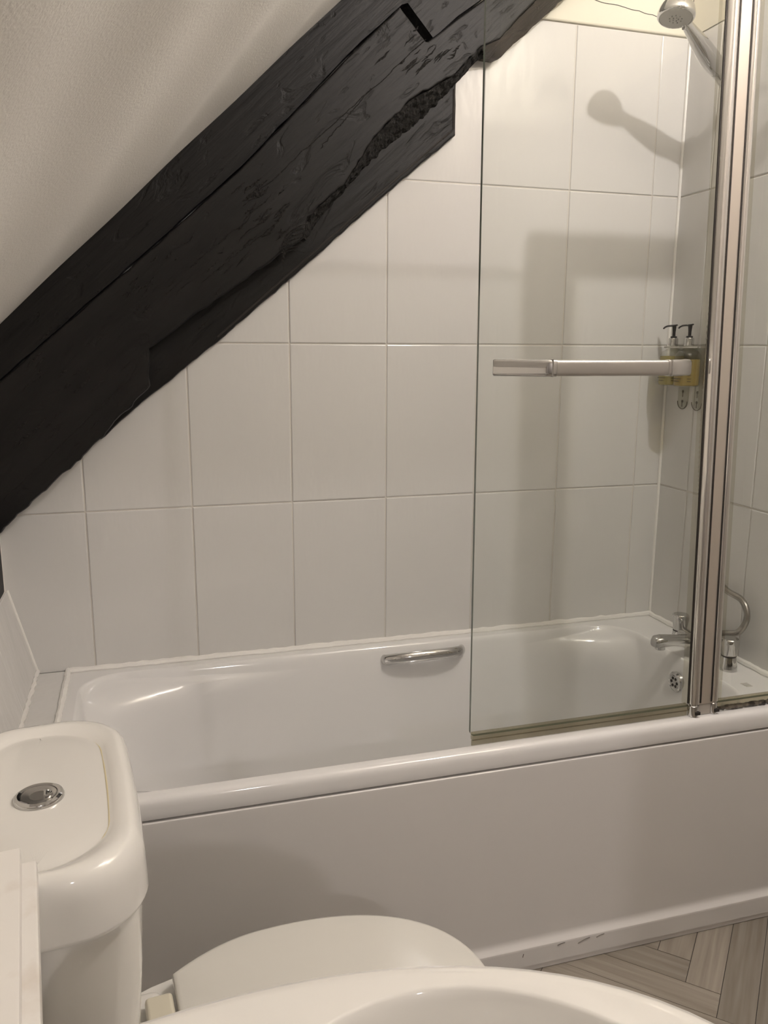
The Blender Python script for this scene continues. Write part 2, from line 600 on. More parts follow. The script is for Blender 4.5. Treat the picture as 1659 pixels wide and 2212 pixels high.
# main timber (front face y = -0.08): rounded arris, worn lower edge
B_top = [(-1.82, .641), (-1.736, .712), (-1.412, .994), (-1.203, 1.180), (-.945, 1.443), (-.832, 1.549)]
B_gap = [(-.832, 1.549), (-.768, 1.484)]
B_top2 = [(-.764, 1.484), (-.695, 1.537), (-.626, 1.587), (-.25, 1.88)]
B_end = [(-.16, 1.88), (-.49, 1.601), (-.536, 1.556), (-.582, 1.506), (-.629, 1.485)]
B_band = [(-.629, 1.487), (-.692, 1.42), (-.75, 1.385), (-.806, 1.353), (-.892, 1.266), (-.957, 1.168), (-1.052, 1.082)]
B_low = [(-1.052, 1.082), (-1.063, 1.035), (-1.232, .916), (-1.421, .782)]
B_step = [(-1.421, .782), (-1.422, .699), (-1.481, .64), (-1.576, .543), (-1.66, .467), (-1.753, .386), (-1.82, .33)]
outline = ragged(B_top, .03, .0015) + ragged(B_gap, .02, .001)[1:] + ragged(B_top2, .03, .0012) + ragged(B_end, .03, .002) \
    + ragged(B_band, .012, .005)[1:] + ragged(B_low, .015, .003)[1:] + ragged(B_step, .010, .004)[1:]
bm = bmesh.new()
cx = [Vector((x, z)) for x, z in outline]


def inset_poly(P, d):
    out = []
    n = len(P)
    sgn = 1 if sum(P[i].x * P[(i + 1) % n].y - P[(i + 1) % n].x * P[i].y for i in range(n)) > 0 else -1
    for i in range(n):
        a, b, c = P[i - 1], P[i], P[(i + 1) % n]
        n1 = (b - a); n2 = (c - b)
        t = (n1.normalized() + n2.normalized())
        t = t.normalized() if t.length > 1e-6 else n1.normalized()
        out.append(b + Vector((-t.y, t.x)) * sgn * d)
    return out


i1 = inset_poly(cx, .0025); i2 = inset_poly(cx, .006)
loft(bm, [[(p.x, 0.02, p.y) for p in cx], [(p.x, -.076, p.y) for p in cx], [(p.x, -.0815, p.y) for p in i1], [(p.x, -.083, p.y) for p in i2]], True, True, True)
main = part('main_timber', bm, BEAM, beam, 40)
# gouges, knots and shakes on the face: sunken dark slivers and raised flakes
bm = bmesh.new()
ca, sa = math.cos(math.radians(42.5)), math.sin(math.radians(42.5))


def sliver(cx_, cz_, ln, wd, y=-.0833, bend=0.0):
    pts = []
    n = 9
    for i in range(n):
        t = i / (n - 1) * 2 - 1
        a = t * ln / 2
        b = bend * (1 - t * t) + random.uniform(-.0012, .0012)
        pts.append((cx_ + ca * a - sa * b, y, cz_ + sa * a + ca * b))
    tube(bm, pts, lambda i, m: max(.0004, wd * (1 - (2 * i / (m - 1) - 1) ** 2)), 6)


random.seed(3)
for cx_, cz_, n, sp in ((-1.17, 1.13, 16, .035), (-1.14, 1.06, 14, .045), (-1.28, 1.00, 14, .055), (-1.42, .90, 16, .06),
                        (-1.60, .72, 16, .07), (-1.66, .60, 10, .05), (-.80, 1.44, 10, .03), (-.73, 1.47, 10, .025)):
    for i in range(n):
        sliver(cx_ + random.gauss(0, sp), cz_ + random.gauss(0, sp * .5), random.uniform(.012, .06), random.uniform(.0012, .0034), bend=random.uniform(-.006, .006))
for q in range(7):
    sliver(-1.085, 1.035 - q * .009, .10 - q * .006, .0016, bend=.016 + q * .002)
for a0, a1 in (((-1.20, 1.10), (-.77, 1.485)), ((-1.02, 1.235), (-.90, 1.37)), ((-1.30, .93), (-1.12, 1.07)), ((-1.75, .45), (-1.45, .73))):
    n = 40
    pts = [(a0[0] + (a1[0] - a0[0]) * i / n + random.uniform(-.002, .002), -.0832, a0[1] + (a1[1] - a0[1]) * i / n + random.uniform(-.002, .002)) for i in range(n + 1)]
    tube(bm, pts, lambda i, m: .0011, 5)
me_o = finish('gouge', bm, ROUGHB, main)
me_o.data.transform(Matrix.Translation(-beam.location)); me_o['kind'] = 'stuff'
# rough waney edge under the main timber
hi = [(-.600, 1.512), (-.629, 1.487), (-.692, 1.42), (-.75, 1.385), (-.806, 1.353), (-.892, 1.266), (-.957, 1.168), (-1.052, 1.082), (-1.064, 1.036)]
lo = [(-.592, 1.495), (-.610, 1.480), (-.667, 1.42), (-.715, 1.366), (-.765, 1.315), (-.824, 1.275), (-.908, 1.20), (-1.011, 1.088), (-1.045, 1.04)]


def resample(P, n):
    V = [Vector(p) for p in P]
    L = [0]
    for a, b in zip(V, V[1:]): L.append(L[-1] + (b - a).length)
    out = []
    for i in range(n):
        d = L[-1] * i / (n - 1)
        k = max(j for j in range(len(L) - 1) if L[j] <= d + 1e-9)
        out.append(V[k] + (V[k + 1] - V[k]) * ((d - L[k]) / (L[k + 1] - L[k])))
    return out


bm = bmesh.new()
H_, L_ = resample(hi, 140), resample(lo, 140)
rows = []
for i in range(140):
    row = []
    for k in range(13):
        t = k / 12
        p = H_[i] + (L_[i] - H_[i]) * t
        y = -.079 + (.079 - .016) * (t ** 1.3)
        nz = noise.fractal(Vector((p.x * 60, y * 60, p.y * 60)), 1.0, 2.0, 4)
        e = 1 if 0 < k < 12 else .35
        row.append((p.x + .003 * nz * e, y - .006 * nz * e, p.y - .003 * nz * e))
    row.append((L_[i].x - .012, .01, L_[i].y + .012)); row.insert(0, (H_[i].x - .012, .0, H_[i].y + .012))
    rows.append(row)
loft(bm, rows, False)
part('waney_edge', bm, ROUGHB, beam, 0, 'rough crumbling black lower edge of the rafter')
# thinner board fixed below the main timber, with a square cut end
D_ = ragged([(-.667, 1.44), (-.666, 1.301)], .02, .0006) + ragged([(-.666, 1.301), (-.838, 1.159), (-1.093, .94), (-1.262, .797), (-1.34, .737), (-1.461, .641), (-1.54, .572)], .012, .0016)[1:] \
    + [(-1.56, .66), (-1.45, .80), (-1.1, 1.06), (-.78, 1.41)]
bm = bmesh.new()
P_ = [Vector(p) for p in D_]
j1 = inset_poly(P_, .002); j2 = inset_poly(P_, .0055)
loft(bm, [[(p.x, .01, p.y) for p in P_], [(p.x, -.013, p.y) for p in P_], [(p.x, -.019, p.y) for p in j1], [(p.x, -.021, p.y) for p in j2]], True, True, True)
bd = part('edge_board', bm, BEAM, beam, 40, 'flat black board below the rafter with a square cut end')
bm = bmesh.new()
tube(bm, [(-.674, -.0212, 1.405), (-.673, -.0212, 1.314), (-.70, -.0212, 1.29)], .0024, 6)
tube(bm, [(-.685, -.0212, 1.305), (-.845, -.0212, 1.168), (-1.10, -.0212, .949), (-1.262, -.0212, .810)], .0026, 6)
sub('scored_line', bm, DARK, bd)
# brown arris of the upper length, paler than the timber
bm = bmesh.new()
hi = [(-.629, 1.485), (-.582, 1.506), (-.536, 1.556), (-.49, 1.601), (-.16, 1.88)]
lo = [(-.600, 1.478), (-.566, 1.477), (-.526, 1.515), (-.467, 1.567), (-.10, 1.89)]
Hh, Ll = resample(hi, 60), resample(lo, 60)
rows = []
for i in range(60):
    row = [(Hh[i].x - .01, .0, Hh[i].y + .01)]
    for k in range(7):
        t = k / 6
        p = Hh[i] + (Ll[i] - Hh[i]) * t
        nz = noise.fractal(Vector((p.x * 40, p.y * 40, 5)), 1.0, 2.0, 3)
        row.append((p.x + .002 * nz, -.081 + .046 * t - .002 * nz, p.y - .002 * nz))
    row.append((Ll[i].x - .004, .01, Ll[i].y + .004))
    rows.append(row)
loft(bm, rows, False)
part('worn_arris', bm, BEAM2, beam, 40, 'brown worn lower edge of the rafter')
# black post below the rafter's foot at the left wall
bm = bmesh.new(); box(bm, -1.84, -1.770, -.22, -.045, .225, .46, .006)
part('foot_post', bm, BEAM, beam, 40)

# ------------------------------------------------------------------ bath
BX0, BX1 = -1.652, -0.001
tub = empty('bathtub', (-0.83, -0.34, -0.38), 'long white acrylic bathtub against the tiled back wall', 'bathtub')
bm = bmesh.new()
loops = []
for y0, z in ((-.648, -.041), (-.6590, -.041), (-.6606, -.039), (-.6606, -.030), (-.6600, -.018), (-.6585, -.0105), (-.6560, -.0055), (-.6525, -.0023), (-.6485, -.0006), (-.6440, 0.0)):
    l = rrect(BX0, BX1, y0, -.003, (.004, .004), (.004, .004), 0.0)
    loops.append([(x, y, z if y < y0 + .005 else -.0005) for x, y, _ in l])
inner = [  # z, x0, x1, y0, y1, left corners, right corners
    (0.0, -1.622, -.128, -.632, -.036, (.10, .10), (.115, .115)),
    (-.0015, -1.618, -.131, -.629, -.039, (.10, .10), (.115, .115)),
    (-.006, -1.614, -.134, -.625, -.043, (.10, .10), (.115, .115)),
    (-.014, -1.611, -.137, -.622, -.046, (.11, .105), (.115, .115)),
    (-.022, -1.608, -.139, -.620, -.048, (.20, .12), (.17, .115)),
    (-.036, -1.604, -.142, -.617, -.051, (.55, .15), (.34, .125)),
    (-.070, -1.592, -.149, -.611, -.057, (.50, .17), (.31, .14)),
    (-.120, -1.568, -.158, -.604, -.064, (.38, .18), (.24, .14)),
    (-.200, -1.520, -.174, -.594, -.075, (.22, .17), (.145, .13)),
    (-.280, -1.462, -.192, -.582, -.087, (.15, .15), (.13, .13)),
    (-.330, -1.415, -.208, -.571, -.098, (.14, .14), (.13, .13)),
    (-.360, -1.375, -.226, -.556, -.113, (.14, .14), (.13, .13)),
    (-.376, -1.335, -.250, -.535, -.134, (.19, .14), (.12, .12)),
    (-.384, -1.27, -.30, -.49, -.18, (.15, .12), (.1, .1)),
    (-.386, -1.15, -.42, -.42, -.25, (.08, .08), (.08, .08)),
]
for z, x0, x1, y0, y1, cl, cr in inner:
    loops.append(rrect(x0, x1, y0, y1, cl, cr, z))
loft(bm, loops, True, False, True)
shell = part('tub_shell', bm, ACRYL, tub, 60)
# grab handle on the far inside wall
bm = bmesh.new()
hp = catmull([(-.853, -.048, -.036), (-.847, -.062, -.032), (-.815, -.080, -.024), (-.76, -.088, -.020), (-.70, -.088, -.020), (-.655, -.080, -.022), (-.636, -.062, -.026), (-.630, -.047, -.030)], 6)
sec = [(.9 * math.cos(2 * PI * k / 16), 1.25 * math.sin(2 * PI * k / 16)) for k in range(16)]
tube(bm, hp, .0115, sec=sec)
part('grab_handle', bm, CHROME, tub, 60, 'curved chrome grab handle on the far side')
# overflow rose
ovm = Matrix.Translation((-.1490, -.345, -.060)) @ Matrix.Rotation(-PI / 2 - .05, 4, 'Y')
bm = bmesh.new(); lathe(bm, [(.027, -.004), (.027, .004), (.0248, .0075), (.0195, .009), (.017, .0075), (.0, .0075)], 40, ovm, True, False)
ov = part('overflow_rose', bm, CHROME, tub, 30, 'round chrome overflow with six holes')
for k in range(6):
    a = PI / 6 + k * PI / 3
    bm = bmesh.new()
    lathe(bm, [(.0040, .0070), (.0038, .0083)], 12, ovm @ Matrix.Translation((.0112 * math.cos(a), .0112 * math.sin(a), 0)))
    sub('drain_hole', bm, DARK, ov)
# printed maker's mark on the rim (illegible grey lines)
bm = bmesh.new()
for k in range(4): box(bm, -.1 - .0, -.1 + .018, -.52 - k * .006, -.5165 - k * .006, .0, .0004)
o = part('printed_mark', bm, mat('grey_print', (.42, .40, .36), .5), tub, 0)

prof = [(-.63, -.0445), (-.654, -.0445), (-.6590, -.0452), (-.6610, -.0470), (-.6616, -.052), (-.6616, -.442), (-.6623, -.449), (-.6652, -.4545), (-.6702, -.4585), (-.6732, -.4615), (-.6745, -.466), (-.6752, -.503), (-.63, -.503)]
bm = bmesh.new()
loft(bm, [[(x, y, z) for y, z in prof] for x in (BX0 + .001, -1.2, -.8, -.4, -.002)], True, True, True)
pn = part('side_panel', bm, PANELM, tub, 25, 'long plain white bath side panel with a stepped skirting edge')
bm = bmesh.new(); box(bm, BX0 + .001, -.002, -.6722, -.64, FLOOR + .0005, -.5025, .002)
sub('kick_strip', bm, PANELM, pn, 30)
scuff = mat('scuff', (.20, .18, .16), .6)
for x, z, a, ln in ((-.729, -.474, 1.4, .010), (-.640, -.4665, .2, .018), (-.585, -.4690, .35, .03), (-.545, -.4665, .3, .02)):
    bm = bmesh.new()
    tube(bm, [(x - ln / 2 * math.cos(a), -.6750, z - ln / 2 * math.sin(a)), (x, -.6752, z + .0006), (x + ln / 2 * math.cos(a), -.6750, z + ln / 2 * math.sin(a) * .6)], .0008, 6)
    sub('scuff_mark', bm, scuff, pn)

# ------------------------------------------------------------------ bath screen
SC_LEAN = 0.020


def lean(o):
    """the whole screen leans a touch back and to the left"""
    for v in o.data.vertices:
        v.co.y += SC_LEAN * v.co.z
        v.co.x += (.003 - .018 * min(1.0, (v.co.x + .546) / .52)) * v.co.z
    return o


screen = empty('bath_screen', (-.30, -.630, 0.0), 'hinged glass bath screen with chrome post standing on the tub rim', 'shower screen')
YS = -.630
ZTOP = 1.455
# main pane with rounded free corners (0 = faces, 1 = polished edge)


def pane(x0, x1, z0, z1, rl, th=.008):
    bm = bmesh.new()
    out = []

    def arc(cx, cz, r, a0):
        for i in range(9):
            a = a0 + PI / 2 * i / 8
            out.append((cx + r * math.cos(a), cz + r * math.sin(a)))
    if rl:
        arc(x0 + rl, z0 + rl, rl, PI)
        out.extend([(x1, z0), (x1, z1)])
        arc(x0 + rl * 3, z1 - rl * 3, rl * 3, PI / 2)
    else:
        out.extend([(x0, z0), (x1, z0), (x1, z1), (x0, z1)])
    f = [bm.verts.new((x, YS - th / 2, z)) for x, z in out]
    b = [bm.verts.new((x, YS + th / 2, z)) for x, z in out]
    bm.faces.new(f); bm.faces.new(b[::-1])
    for i in range(len(out)):
        j = (i + 1) % len(out)
        fc = bm.faces.new((f[i], b[i], b[j], f[j])); fc.material_index = 1
    return bm


gp = lean(part('glass_pane', pane(-.846, -.318, .022, ZTOP, .010), [GLASS, GLASSEDGE], screen, 20, 'wide clear glass pane with a rounded lower corner'))
lean(part('glass_pane', pane(-.272, -.012, .022, ZTOP, 0), [GLASS, GLASSEDGE], screen, 20, 'narrow fixed glass pane beside the wall'))
# bottom wiper seals
bm = bmesh.new(); box(bm, -.842, -.335, YS - .006, YS + .006, .012, .028, .002); box(bm, -.842, -.335, YS - .0012, YS + .0012, .0008, .012)
lean(part('wiper_seal', bm, SEALM, screen, 20))
bm = bmesh.new(); box(bm, -.262, -.012, YS - .006, YS + .006, .012, .028, .002)
lean(part('wiper_seal', bm, SEALM, screen, 20))
bm = bmesh.new()
tube(bm, [(-.262 + i * .005, YS + random.uniform(-.001, .001), .006) for i in range(50)], lambda i, n: .005 + random.uniform(-.0015, .0015), 8)
lean(part('wiper_blade', bm, GRUB, screen, 40, 'mouldy dark strip under the narrow pane'))
# upright clear seals either side of the post
bm = bmesh.new(); box(bm, -.346, -.334, YS - .005, YS + .005, .03, ZTOP, .001); box(bm, -.262, -.250, YS - .005, YS + .005, .03, ZTOP, .001)
lean(part('upright_seal', bm, glass_mat('upright_seal_clear', (.90, .89, .85), 1.0, .1), screen, 20))


def post_profile(xc, r, z0, z1):
    bm = bmesh.new()
    lathe(bm, [(r, z0), (r, z1)], 28, Matrix.Translation((xc, YS - .004, 0)))
    return bm


ZP = 1.504
lean(part('hinge_post', post_profile(-.322, .0128, .030, ZP), POLISHED, screen, 40, 'left chrome hinge tube'))
lean(part('hinge_post', post_profile(-.2705, .0095, .030, ZP), POLISHED, screen, 40, 'right chrome hinge tube'))
bm = bmesh.new(); box(bm, -.318, -.272, YS - .0095, YS + .012, .026, ZP, .001)
lean(part('post_plate', bm, FLATALU, screen, 30))
for bx in ((-.3095, -.3070, YS - .0115, YS - .009), (-.2815, -.2795, YS - .0112, YS - .009), (-.3372, -.3345, YS - .006, YS - .003)):
    bm = bmesh.new(); box(bm, bx[0], bx[1], bx[2], bx[3], .03, ZP)
    lean(part('rubber_gasket', bm, DARK, screen, 0))
for xc, r in ((-.322, .0122), (-.2705, .009)):
    bm = bmesh.new()
    lathe(bm, [(r * .98, .0008), (r * .98, .006), (r, .008), (r, .024), (r * .8, .026), (r * .8, .031)], 24, Matrix.Translation((xc, YS - .004, 0)))
    lean(part('end_cap', bm, CHROME, screen, 40))
bm = bmesh.new(); box(bm, -.310, -.279, YS - .008, YS + .010, .0008, .027, .001)
lean(part('foot_block', bm, mat('grey_plastic', (.45, .42, .38), .35), screen, 30))
for xc, r in ((-.322, .0128), (-.2705, .0095)):
    bm = bmesh.new()
    box(bm, xc - .003, xc + .009, YS - .0185 + (.0128 - r), YS - .008, .006, .0125)
    lean(part('pivot_slot', bm, DARK, screen, 0))
# curved stay at the head of the post, running back to the tap wall
bm = bmesh.new()
pts = [(-.330, YS, 1.482), (-.26, YS, 1.482), (-.13, YS, 1.482), (-.004, YS, 1.482)]
tube(bm, catmull(pts, 6), .026, 20, sec=[(.55 * math.copysign(abs(math.cos(2 * PI * k / 20)) ** .6, math.cos(2 * PI * k / 20)), math.copysign(abs(math.sin(2 * PI * k / 20)) ** .6, math.sin(2 * PI * k / 20))) for k in range(20)])
lean(part('head_stay', bm, SATIN, screen, 40))
# towel bar on the pane
hz, hh = .7515, .0145
bar_sec = [(x, z) for x, z in ((-.008, -hh), (-.0035, -hh - .001), (.004, -hh), (.006, -hh * .6), (.006, hh * .6), (.004, hh), (-.0035, hh + .001), (-.008, hh))]


def bar_mesh(path, sec):
    """section (depth d towards the room, height h) swept along path of (x, y) in plan"""
    bm = bmesh.new()
    loops = []
    for i, (x, y) in enumerate(path):
        a = path[max(i - 1, 0)]; b = path[min(i + 1, len(path) - 1)]
        t = Vector((b[0] - a[0], b[1] - a[1])).normalized()
        nrm = Vector((t.y, -t.x))
        loops.append([(x + nrm.x * d, y + nrm.y * d, hz + h) for d, h in sec])
    loft(bm, loops, True, True, True)
    return bm


YB = YS - .062
rsec = [(.0085 * math.copysign(abs(math.cos(2 * PI * k / 20)) ** .5, math.cos(2 * PI * k / 20)), .0148 * math.copysign(abs(math.sin(2 * PI * k / 20)) ** .5, math.sin(2 * PI * k / 20))) for k in range(20)]
rsec2 = [(d * 1.12, h * 1.06) for d, h in rsec]
hb = lean(part('towel_bar', bar_mesh([(-.722, YB), (-.66, YB), (-.55, YB), (-.468, YB)], rsec), SATIN, screen, 40, 'satin metal towel bar across the glass'))


def lean_sub(name, bm, m, parent):
    o = sub(name, bm, m, parent, 40)
    return lean(o)


lean_sub('bar_bracket', bar_mesh([(-.812, YS - .004), (-.806, YS - .010), (-.735, YB + .004), (-.722, YB), (-.716, YB)], rsec2), CHROME, hb)
lean_sub('bar_bracket', bar_mesh([(-.474, YB), (-.467, YB), (-.44, YB + .006), (-.405, YB + .030), (-.392, YS - .012), (-.389, YS - .004)], rsec2), SATIN, hb)
bm = bmesh.new(); box(bm, -.8165, -.8100, YS - .012, YS - .003, hz - .0148, hz + .0148, .002)
lean_sub('end_pad', bm, BLACKP, hb)
for xr in (-.7255, -.4678):
    bm = bmesh.new(); box(bm, xr - .001, xr + .001, YB - .0102, YB + .01, hz - .0158, hz + .0158)
    lean_sub('joint_ring', bm, CHROME, hb)

# ------------------------------------------------------------------ bath mixer tap
tap = empty('bath_mixer_tap', (-.07, -.333, 0.0), 'chrome bath mixer tap with two knobs on the far rim', 'tap')
YT0, YT1, XT = -.235, -.432, -.068
bm = bmesh.new()
for yc in (YT0, YT1):
    lathe(bm, [(.0225, .0005), (.0225, .003), (.0220, .006), (.0200, .020), (.0180, .032), (.0170, .041)], 28, Matrix.Translation((XT, yc, 0)))
tube(bm, [(XT, YT0 - .010, .033), (XT, YT1 + .010, .033)], .0150, 20)
lathe(bm, [(.021, .016), (.023, .03), (.022, .048), (.012, .058), (.0, .059)], 24, Matrix.Translation((XT, -.333, 0)), True, False)
part('tap_body', bm, CHROME, tap, 35)


def knob(yc):
    bm = bmesh.new()
    n = 32
    loops = []
    for r, h, q in ((.012, .040, 0), (.0170, .0415, 0), (.0182, .048, .02), (.0200, .058, .10), (.0225, .070, .14), (.0228, .077, .10), (.0215, .0825, .03), (.019, .0845, 0), (.016, .0845, 0)):
        loops.append([(XT + r * (1 - q * (.5 + .5 * math.cos(4 * a))) * math.cos(a), yc + r * (1 - q * (.5 + .5 * math.cos(4 * a))) * math.sin(a), h - .003) for a in [2 * PI * i / n for i in range(n)]])
    loft(bm, loops, True, True, True)
    return bm


part('tap_knob', knob(YT0), CHROME, tap, 30)
part('tap_knob', knob(YT1), CHROME, tap, 30)
for yc in (YT0, YT1):  # dark ring painted in for the shaded gap under each knob
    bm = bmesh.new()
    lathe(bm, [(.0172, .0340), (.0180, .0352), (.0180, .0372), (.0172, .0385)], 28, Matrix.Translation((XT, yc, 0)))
    part('gap_ring', bm, DARK, tap, 30)
bm = bmesh.new()
sp = []
for x, z, wy, wz in ((XT - .005, .034, .028, .020), (-.10, .042, .022, .0155), (-.14, .048, .0185, .0135), (-.17, .0515, .0185, .0130), (-.195, .0525, .0195, .0145), (-.212, .0515, .0175, .0140), (-.219, .0490, .012, .010)):
    sp.append([(x, -.333 + wy * math.copysign(abs(math.cos(a)) ** .6, math.cos(a)), z + wz * math.copysign(abs(math.sin(a)) ** .6, math.sin(a))) for a in [2 * PI * i / 20 for i in range(20)]])
loft(bm, sp, True, True, True)
lathe(bm, [(.0130, .031), (.0130, .045)], 20, Matrix.Translation((-.198, -.333, 0)))
part('spout', bm, CHROME, tap, 40)

# ------------------------------------------------------------------ hand shower and hose
shower = empty('hand_shower', (-.02, -.235, 1.39), 'chrome hand shower head tilted down from its wall bracket', 'shower head')
HC = Vector((-.245, -.287, 1.527))
AX = Vector((-.20, -.16, -1.0)).normalized()     # spray direction
Hb = Vector((-.064, -.228, 1.432))               # foot of the handle, in the bracket
u_, v_ = frame_from(AX)
hm = Matrix((u_, v_, AX)).transposed().to_4x4(); hm.translation = HC
bm = bmesh.new()
lathe(bm, [(.004, -.036), (.018, -.033), (.030, -.025), (.0385, -.012), (.0415, .000), (.0415, .008), (.039, .0115), (.0365, .0125), (.0355, .0105)], 40, hm, True, True)
hd = part('shower_head', bm, CHROME, shower, 50)
bm = bmesh.new(); lathe(bm, [(.0352, .0100), (.0352, .0120), (.030, .0132), (.0, .0136)], 40, hm, True, False)
part_face = sub('spray_plate', bm, FACEM, hd)
bm = bmesh.new()
for ring, cnt in ((.006, 5), (.0135, 9)):
    for k in range(cnt):
        a = 2 * PI * k / cnt + ring * 40
        lathe(bm, [(.0016, .0125), (.0016, .0148)], 8, hm @ Matrix.Translation((ring * math.cos(a), ring * math.sin(a), 0)))
sub('nozzle', bm, DARK, hd)['kind'] = 'stuff'
bm = bmesh.new()
start = HC + (Hb - HC).normalized() * .030 - AX * .006
pts = catmull([start, start + (Hb - start) * .3 + Vector((0, 0, -.002)), start + (Hb - start) * .7 + Vector((0, 0, -.004)), Hb], 8)
prf = [.0115, .0125, .0150, .0185, .0215, .0230, .0220, .0190, .0160]
tube(bm, pts, lambda i, n: prf[min(8, int(i / (n - 1) * 8))] * (1 - (i / (n - 1) * 8 % 1)) + prf[min(8, int(i / (n - 1) * 8) + 1)] * (i / (n - 1) * 8 % 1), 18)
part('handle', bm, CHROME, shower, 60)
bm = bmesh.new()
lt = HC + (Hb - HC).normalized() * .040 + AX * .008
tube(bm, [lt - AX * .008, lt, lt + AX * .005 + (HC - lt).normalized() * .008], .004, 8)
part('spray_lever', bm, CHROME, shower, 40)
bm = bmesh.new()
lathe(bm, [(.026, 0), (.026, .006), (.020, .012), (.014, .03), (.014, .05)], 28, Matrix.Translation((0.0, -.222, 1.405)) @ Matrix.Rotation(-PI / 2, 4, 'Y'))
dd = (Hb - HC).normalized()
tube(bm, [Hb - dd * .022, Hb + dd * .02], .0205, 20)
part('wall_bracket', bm, CHROME, shower, 35)

hose = None
bm = bmesh.new()
E0 = Hb + dd * .022
hp = catmull([E0, E0 + Vector((.012, .0, -.03)), (-.03, -.212, 1.27), (-.022, -.20, .9), (-.022, -.21, .5), (-.020, -.25, .24), (-.020, -.335, .181), (-.021, -.405, .168), (-.024, -.432, .132), (-.028, -.412, .087), (-.034, -.365, .068), (-.050, -.338, .060), (XT, -.333, .052)], 26)
L = len(hp)
ribs = []
for i in range(L - 1):
    for s in range(4): ribs.append(hp[i] + (hp[i + 1] - hp[i]) * s / 4)
tube(bm, ribs, lambda i, n: .0082 if (i // 2) % 2 else .0070, 12)
hose = finish('shower_hose', bm, HOSEM, None, 20)
hose['label'] = 'ribbed steel shower hose looping down beside the tap'
hose['category'] = 'hose'

# ------------------------------------------------------------------ soap bottles and their wall holder
holder = empty('bottle_holder', (-.02, -.10, .70), 'clear plastic wall holder with two keyhole tabs behind the soap bottles', 'bottle holder')
bm = bmesh.new()
pl_ = []
yA, yB = -.018, -.172


def tab(yc):
    return [(yc + .021 * math.cos(a), .645 + .021 * math.sin(a)) for a in [PI + PI * i / 12 for i in range(13)]]


o_ = [(yB, .795), (yB, .700)] + [(y, z) for y, z in tab(-.150)] + [(-.129, .690), (-.110, .690)] + [(y, z) for y, z in tab(-.088)] + [(-.067, .70), (yA, .70), (yA, .795)]
loft(bm, [[(-.0022, y, z) for y, z in o_], [(-.0062, y, z) for y, z in o_]], True, True, True)
bp = part('back_plate', bm, CLEAR, holder, 20)
bm = bmesh.new()
for yc in (-.150, -.088):
    for zc in (.672, .645):
        lathe(bm, [(.0042, 0), (.0042, .0006)], 12, Matrix.Translation((-.0064, yc, zc)) @ Matrix.Rotation(-PI / 2, 4, 'Y'))
        box(bm, -.0070, -.0064, yc - .0016, yc + .0016, zc - .015, zc)
    tube(bm, [(-.0064, yc + .021 * math.cos(a), .645 + .021 * math.sin(a)) for a in [PI + PI * i / 12 for i in range(13)]], .0012, 6)
sub('keyhole_slot', bm, mat('keyhole_grey', (.17, .15, .12), .4), bp)
bm = bmesh.new()
prm = mat('holder_ring_grey', (.40, .38, .34), .3)
for yc in (-.0755, -.1435):
    l1 = []; l2 = []
    for k in range(24):
        a = 2 * PI * k / 24
        l1.append((-.040 + .022 * math.cos(a), yc + .026 * math.sin(a), .7895))
        l2.append((-.040 + .0125 * math.cos(a), yc + .0125 * math.sin(a), .7895))
    up_ = lambda l, d: [(x, y, z + d) for x, y, z in l]
    loft(bm, [l2, l1, up_(l1, .004), up_(l2, .004), l2], True)
box(bm, -.030, -.002, yB, -.035, .7895, .7935)
part('neck_shelf', bm, prm, holder, 30, 'grey translucent collar shelf gripping both bottle necks')


def bottle(yc, label, liq, lvl):
    b = empty('soap_bottle', (-.040, yc, .688), label, 'soap bottle', 'pump bottles on the shower wall')

    def sec(r, z, fx=.030, fy=.0325):
        n = 28
        return [(-.040 + fx * r * math.copysign(abs(math.cos(a)) ** .75, math.cos(a)), yc + fy * r * math.copysign(abs(math.sin(a)) ** .75, math.sin(a)), z) for a in [2 * PI * k / n for k in range(n)]]
    bm = bmesh.new()
    loft(bm, [sec(.90, .6885), sec(1, .692), sec(1, .765), sec(.96, .772), sec(.80, .780), sec(.48, .786), sec(.36, .789), sec(.36, .797)], True, True, False)
    part('bottle_body', bm, CLEAR, b, 50)
    bm = bmesh.new()
    loft(bm, [sec(.86, .6905), sec(.95, .694), sec(.95, lvl)], True, True, True)
    part('liquid_soap', bm, liq, b, 50)
    bm = bmesh.new()
    for k, (z, wd) in enumerate(((.754, .030), (.7475, .018), (.7265, .034), (.7175, .026), (.7085, .034), (.7015, .020))):
        box(bm, -.0714, -.0712, yc - wd * .55, yc + wd * .45, z, z + .0017)
        box(bm, -.062 + .0 * k, -.050, yc - .0335, yc - .0332, z, z + .0017)
    part('printed_label', bm, PRINT, b, 0)
    bm = bmesh.new(); lathe(bm, [(.0125, .795), (.0128, .797), (.0128, .814), (.0115, .816)], 28, Matrix.Translation((-.040, yc, 0)))
    part('pump_collar', bm, CHROME, b, 30)
    bm = bmesh.new()
    lathe(bm, [(.0085, .8155), (.0085, .8205), (.0042, .821), (.0042, .832), (.0055, .846), (.006, .8505), (.003, .852)], 20, Matrix.Translation((-.040, yc, 0)))
    loops = []
    for y, z, wx, wz in ((yc - .010, .8505, .004, .0018), (yc, .8485, .006, .0036), (yc + .012, .849, .0055, .0028), (yc + .030, .8485, .0045, .0024), (yc + .042, .8455, .0036, .0022), (yc + .047, .8425, .003, .002)):
        loops.append([(-.040 + wx * math.cos(a), y, z + wz * math.sin(a)) for a in [2 * PI * k / 12 for k in range(12)]])
    loft(bm, loops, True, True, True)
    part('pump_head', bm, BLACKP, b, 40)
    return b


bottle(-.0755, 'pump bottle of pale yellow soap nearer the tiled corner', LIQ_A, .768)
bottle(-.1435, 'pump bottle of amber soap nearer the chrome screen post', LIQ_B, .760)

